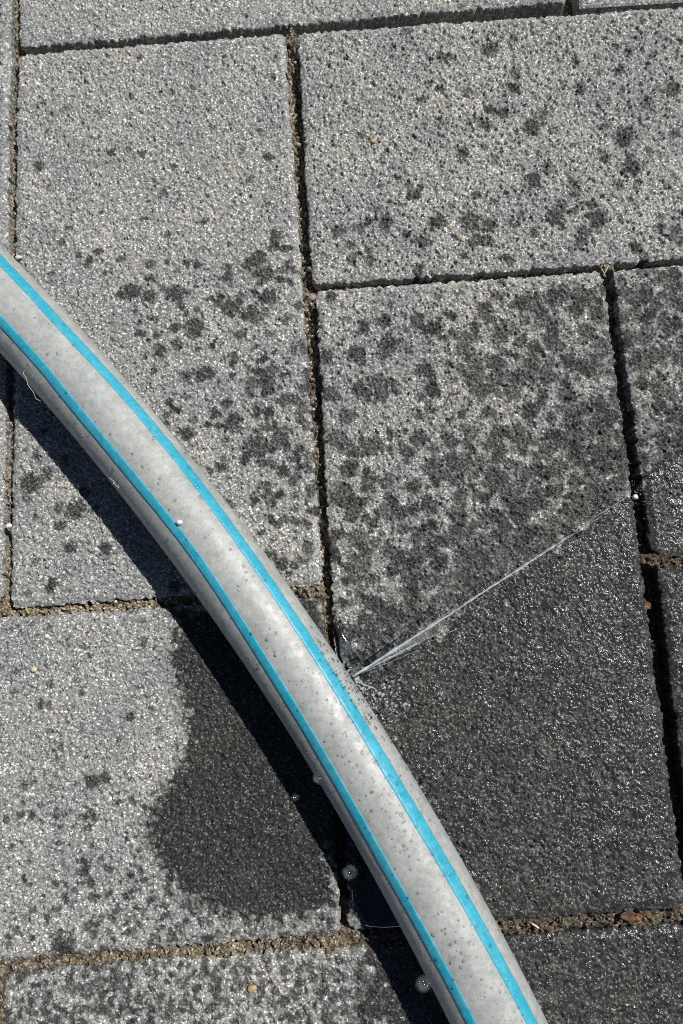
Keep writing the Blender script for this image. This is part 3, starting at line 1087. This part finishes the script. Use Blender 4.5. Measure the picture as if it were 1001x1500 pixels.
cents, radii = [], []
for _ in range(260):                                     # mist along the jet
    t = 1.02 * rng.random() ** 0.75
    c = LEAK * (1 - t) + np.array(END) * t
    c = c + rng.normal(0, 1, 3) * (0.3 + 2.2 * t) * np.array([1, 1, 0.35])
    c[2] = max(c[2], 0.35)
    cents.append(c); radii.append(0.07 + 0.17 * rng.random() ** 2)
for _ in range(150):                                     # around the splash
    c = np.array((113.8, 232.4, 9.0)) + rng.normal(0, 1, 3) * (4.5, 3.5, 2.0)
    c[2] = max(c[2], 0.4)
    cents.append(c); radii.append(0.10 + 0.34 * rng.random() ** 2.2)
for px, py, z, r in [(*(114.5, 232.0, 9.0), 0.9), (*(113.5, 231.2, 9.0), 0.6), (*(118.1, 235.2, 8.0), 1.0), (*(119.1, 235.9, 8.0), 0.7), (*(122.1, 235.5, 8.0), 0.75),
                     (*(111.4, 229.8, 11.0), 0.5), (*(118.4, 245.2, 8.0), 0.6), (*(116.7, 234.6, 8.0), 0.5)]:
    cents.append(np.array((px, py, z))); radii.append(r * 0.62)
V, F = drops_mesh(cents, radii)
o = jet_part('spray', V, F, M_STREAM)
o['kind'] = 'stuff'
# where the jet breaks on the arris of the stone
cents, radii = [], []
for _ in range(150):
    c = np.array((196.1, 176.5, 1.0)) + rng.normal(0, 1, 3) * (5.5, 4.0, 0.8)
    c[2] = abs(c[2]) + 0.3
    cents.append(c); radii.append(0.06 + 0.14 * rng.random() ** 2)
V, F = drops_mesh(cents, radii)
o = jet_part('spray', V, F, M_STREAM)
o['kind'] = 'stuff'

AIR = [
    ((104.7, 254.1, 112.0), 1.05, 'large round ring-like water drop hanging over the dark joint below the hose shadow'),
    ((114.6, 267.2, 122.0), 1.0, 'large faint water drop hanging over the lower edge of the hose near the bottom'),
    ((96.3, 249.1, 100.0), 0.75, 'soft round water drop over the edge of the hose shadow above the wet patch corner'),
    ((95.3, 244.9, 96.0), 0.6, 'small soft water drop in front of the black hose shadow'),
    ((99.8, 241.2, 100.0), 0.85, 'pale smeared water drop overlapping the lower left edge of the hose'),
    ((127.7, 238.3, 90.0), 0.7, 'faint water drop flying over the wet paver right of the leak'),
    ((144.7, 243.9, 96.0), 0.75, 'faint water drop flying over the middle of the wet paver'),
    ((85.1, 257.8, 96.0), 0.7, 'faint water drop over the middle of the dark wet patch'),
]
v_ico, f_ico = ico2(3)
for c, r, label in AIR:
    s = np.diag([1.0, rng.uniform(0.85, 1.0), rng.uniform(0.9, 1.1)]) * r
    o = tri_mesh('water_drop', v_ico @ s.T + np.array(c), f_ico, M_AIR_DROP, None, True, c)
    tag(o, label, 'water drop', 'water drops flying from the leak')


def puddle(poly, height, label):
    poly = np.array(poly, float)
    n = 96
    # smooth closed outline
    seg = np.r_[0, np.cumsum(np.linalg.norm(np.diff(np.r_[poly, poly[:1]], axis=0), axis=1))]
    t = np.linspace(0, seg[-1], n, endpoint=False)
    c = np.r_[poly, poly[:1]]
    out = np.stack([np.interp(t, seg, c[:, i]) for i in range(2)], 1)
    k = np.hanning(11); k /= k.sum()
    out = np.stack([np.convolve(np.r_[out[-5:, i], out[:, i], out[:5, i]], k, 'valid') for i in range(2)], 1)
    cen = out.mean(0)
    V = [(cen[0], cen[1], height)]
    levels = [0.3, 0.55, 0.75, 0.88, 0.95, 0.99, 1.0]
    for s in levels:
        for p in out:
            q = cen + (p - cen) * s
            V.append((q[0], q[1], height * (1 - 1.9 * s ** 3) - 0.15 * (s >= 0.999) + 0.04 * math.sin(q[0] * 0.9) * math.cos(q[1] * 0.7)))
    F = [(0, 1 + i, 1 + (i + 1) % n) for i in range(n)]
    for l in range(len(levels) - 1):
        for i in range(n):
            a, b = 1 + l * n + i, 1 + l * n + (i + 1) % n
            F += [(a, a + n, b + n), (a, b + n, b)]
    o = tri_mesh('puddle', V, F, M_FILM, None, True, (cen[0], cen[1], 0))
    tag(o, label, 'puddle', 'puddles of leaked water')


puddle([(103.0, 287.3), (102.9, 292.6), (104.0, 296.3), (106.3, 298.3), (112.0, 299.0), (121.4, 298.8), (119.7, 293.9), (114.9, 286.1), (108.1, 283.1), (104.0, 284.4)], 0.35,
       'dark puddle on the paver corner in the hose shadow at lower centre')
puddle([(101.8, 206.9), (103.9, 211.0), (107.3, 217.5), (109.9, 222.8), (107.9, 228.8), (103.0, 222.8)], 0.35,
       'dark blue puddle in the joint just above the leak in the hose')
puddle([(107.7, 224.7), (115.6, 219.4), (124.4, 214.5), (127.9, 213.5), (125.5, 216.7), (116.7, 222.4), (109.7, 226.9)], 0.3,  # water film that also darkens the stone as the jet's shadow
       'narrow dark water film drawn as the shadow of the water jet along its upper side')

# ------------------------------------------------------------------ small things lying about


def pebble(c, r, col, label, squash=0.7, z=None, rough=0.55):
    v, f = ico2(2)
    rr = np.random.default_rng(int(abs(c[0] * 13 + c[1] * 7)))
    d = np.ones(len(v))
    for _ in range(9):                                    # flatten it with random cuts
        nrm = rr.standard_normal(3); nrm /= np.linalg.norm(nrm)
        cut = rr.uniform(0.72, 0.95)
        h = v @ nrm
        d = np.where(h * d > cut, cut / np.maximum(h, 1e-6), d)
    vv = v * d[:, None] * r * np.array([rr.uniform(0.9, 1.2), rr.uniform(0.8, 1.05), squash])
    zz = (r * squash * 0.55) if z is None else z
    o = tri_mesh('pebble', vv + np.array((c[0], c[1], zz)), f, make_stone_material('pebble_stone', col, rough), None, True, (c[0], c[1], zz))
    return tag(o, label, 'pebble', 'small loose stones')


pebble((200.2, 176.5), 1.05, (0.80, 0.80, 0.79), 'white round pebble lying in the right joint where the jet lands', 0.9, -0.6)
pebble((125.3, 45.9), 1.2, (0.50, 0.33, 0.20), 'orange brown pebble set in the upper right paver', 0.5)
pebble((99.0, 44.9), 1.2, (0.30, 0.22, 0.13), 'brown pebble wedged in the upper middle joint', 0.8, -0.9)
pebble((99.1, 42.3), 0.7, (0.20, 0.10, 0.06), 'reddish stone wedged just above the brown pebble', 0.8, -0.7)
pebble((8.9, 219.1), 1.1, (0.55, 0.47, 0.33), 'pale yellow chip on the lower left paver', 0.5)
pebble((153.0, 84.5), 1.1, (0.52, 0.40, 0.26), 'ochre chip near the lower edge of the upper right paver', 0.5)
pebble((130.6, 81.5), 1.1, (0.46, 0.36, 0.34), 'pinkish chip near the left end of the upper right paver', 0.5)
pebble((0.2, 173.5), 0.9, (0.78, 0.77, 0.73), 'white chip in the joint at the left edge', 0.8, -0.5)
pebble((2.5, 81.5), 1.0, (0.62, 0.61, 0.57), 'white chip beside the upper end of the hose', 0.7)
pebble((72.7, 312.7), 1.3, (0.46, 0.33, 0.17), 'ochre chip on the bottom left paver', 0.5)
pebble((101.0, 101.8), 1.5, (0.24, 0.19, 0.16), 'flat pinkish stone wedged where three pavers meet in the middle', 0.6, -0.9)
pebble((100.6, 91.5), 0.9, (0.2, 0.2, 0.19), 'grey stone standing in the middle joint above the flat pinkish stone', 0.9, -1.0)
cc, nn, tt = on_hose(179, 11)
o = pebble((cc[0], cc[1]), 1.0, (0.80, 0.79, 0.76), 'white grain stuck on the hose between its stripes', 0.9, cc[2] + 0.5)


def thread(name, pts, r, col, label, cat, rough=0.6):
    pts = np.array(pts, float)
    t = np.linspace(0, 1, 30)
    path = np.stack([np.interp(t, np.linspace(0, 1, len(pts)), pts[:, i]) for i in range(3)], 1)
    k = np.hanning(7); k /= k.sum()
    path = np.stack([np.convolve(np.pad(path[:, i], 3, 'edge'), k, 'valid') for i in range(3)], 1)
    V, F = tube(path, np.full(30, r) * np.interp(t, [0, 0.1, 0.9, 1], [0.5, 1, 1, 0.4]), 6)
    c = path.mean(0)
    o = tri_mesh(name, V, F, make_stone_material(name + '_stuff', col, rough), None, True, tuple(c))
    return tag(o, label, cat)


thread('twig', [(141.6, 143.4, 0.5), (143.2, 140.8, 0.7), (144.7, 138.4, 0.8), (145.9, 137.0, 0.6)], 0.17, (0.20, 0.09, 0.04), 'thin reddish brown twig on the spotted middle paver', 'twig')
thread('twig', [(145.1, 139.2, 0.6), (146.2, 138.7, 0.8), (147.2, 138.0, 0.6)], 0.13, (0.22, 0.10, 0.05), 'short reddish scrap beside the thin brown twig', 'twig')
thread('straw', [(6.2, 199.4, 0.2), (6.8, 200.8, 0.6), (7.2, 201.8, 0.4)], 0.28, (0.55, 0.40, 0.08), 'yellow bit of straw at the corner of the left paver', 'straw')
thread('straw', [(198.5, 101.1, 0.4), (199.5, 99.5, 0.9), (200.7, 97.5, 0.7)], 0.22, (0.45, 0.40, 0.30), 'pale straw standing in the upper right joint crossing', 'straw')
thread('straw', [(198.0, 97.9, 0.4), (198.6, 99.8, 0.7), (199.2, 101.6, 0.3)], 0.18, (0.50, 0.44, 0.32), 'pale straw crossing another in the upper right joint crossing', 'straw')
thread('straw', [(154.3, 299.8, 0.3), (155.2, 300.4, 0.6), (156.3, 301.3, 0.4)], 0.30, (0.66, 0.58, 0.44), 'pale straw in the gritty joint right of the hose', 'straw')


def lint(y, d0, pts, label):
    out = []
    for dy, dd, h in pts:
        c, nrm, _ = on_hose(y + dy, d0 + dd)
        out.append(tuple(c + nrm * h))
    return thread('lint', out, 0.06, (0.75, 0.74, 0.70), label, 'lint')


lint(160, 55, [(-2.2, 5, 0.3), (-1.6, 1, 0.9), (-0.2, -1, 0.6), (0.3, 3, 1.0), (-0.8, 4, 0.7), (0.8, 0, 0.9), (2.0, 2, 0.5), (1.2, -4, 0.5)], 'white curled lint stuck on the shaded side of the hose')
lint(126, 58, [(-2.4, -8, 0.2), (-2.0, -3, 0.8), (-0.4, 0, 0.6), (0.2, 6, 1.2), (2.2, 10, 1.0), (3.4, 18, 1.4), (4.6, 17, 0.6)], 'white hair hanging from the shaded side near the left end of the hose')


def leaf(c, w, h, rot, col, label, z=0.3):
    n, m = 9, 7
    V = []
    ca, sa = math.cos(rot), math.sin(rot)
    for j in range(m):
        for i in range(n):
            u, v = i / (n - 1) * 2 - 1, j / (m - 1) * 2 - 1
            wv = math.sqrt(max(0.02, 1 - u * u))
            x, y = u * w / 2, v * h / 2 * wv * (1 + 0.2 * math.sin(u * 5 + 1))
            V.append((c[0] + x * ca - y * sa, c[1] + x * sa + y * ca, z + 0.35 * abs(v) + 0.25 * math.sin(u * 4)))
    V = np.array(V)
    top = len(V)
    V = np.concatenate([V + (0, 0, 0.08), V - (0, 0, 0.08)])
    idx = np.arange(top).reshape(m, n)
    F = []
    for a, b, cc_, d in np.stack([idx[:-1, :-1], idx[:-1, 1:], idx[1:, 1:], idx[1:, :-1]], -1).reshape(-1, 4):
        F += [(a, b, cc_), (a, cc_, d), (a + top, cc_ + top, b + top), (a + top, d + top, cc_ + top)]
    ring = np.concatenate([idx[0, :], idx[1:, -1], idx[-1, -2::-1], idx[-2:0:-1, 0]])
    for a, b in zip(ring, np.roll(ring, -1)):
        F += [(a, b + top, b), (a, a + top, b + top)]
    o = tri_mesh('leaf_scrap', V, F, make_stone_material('dead_leaf', col, 0.7), None, True, (c[0], c[1], z))
    return tag(o, label, 'leaf')


leaf((182.8, 299.6), 5.4, 2.8, 0.1, (0.10, 0.05, 0.03), 'dark brown leaf scrap in the gritty joint at lower right', -0.2)
leaf((185.5, 299.9), 2.0, 1.8, 0.9, (0.26, 0.09, 0.03), 'rusty orange scrap at the end of the dark leaf scrap', 0.0)
leaf((200.1, 210.5), 3.4, 1.8, 0.9, (0.20, 0.07, 0.03), 'red brown leaf scrap deep in the right joint', -2.5)
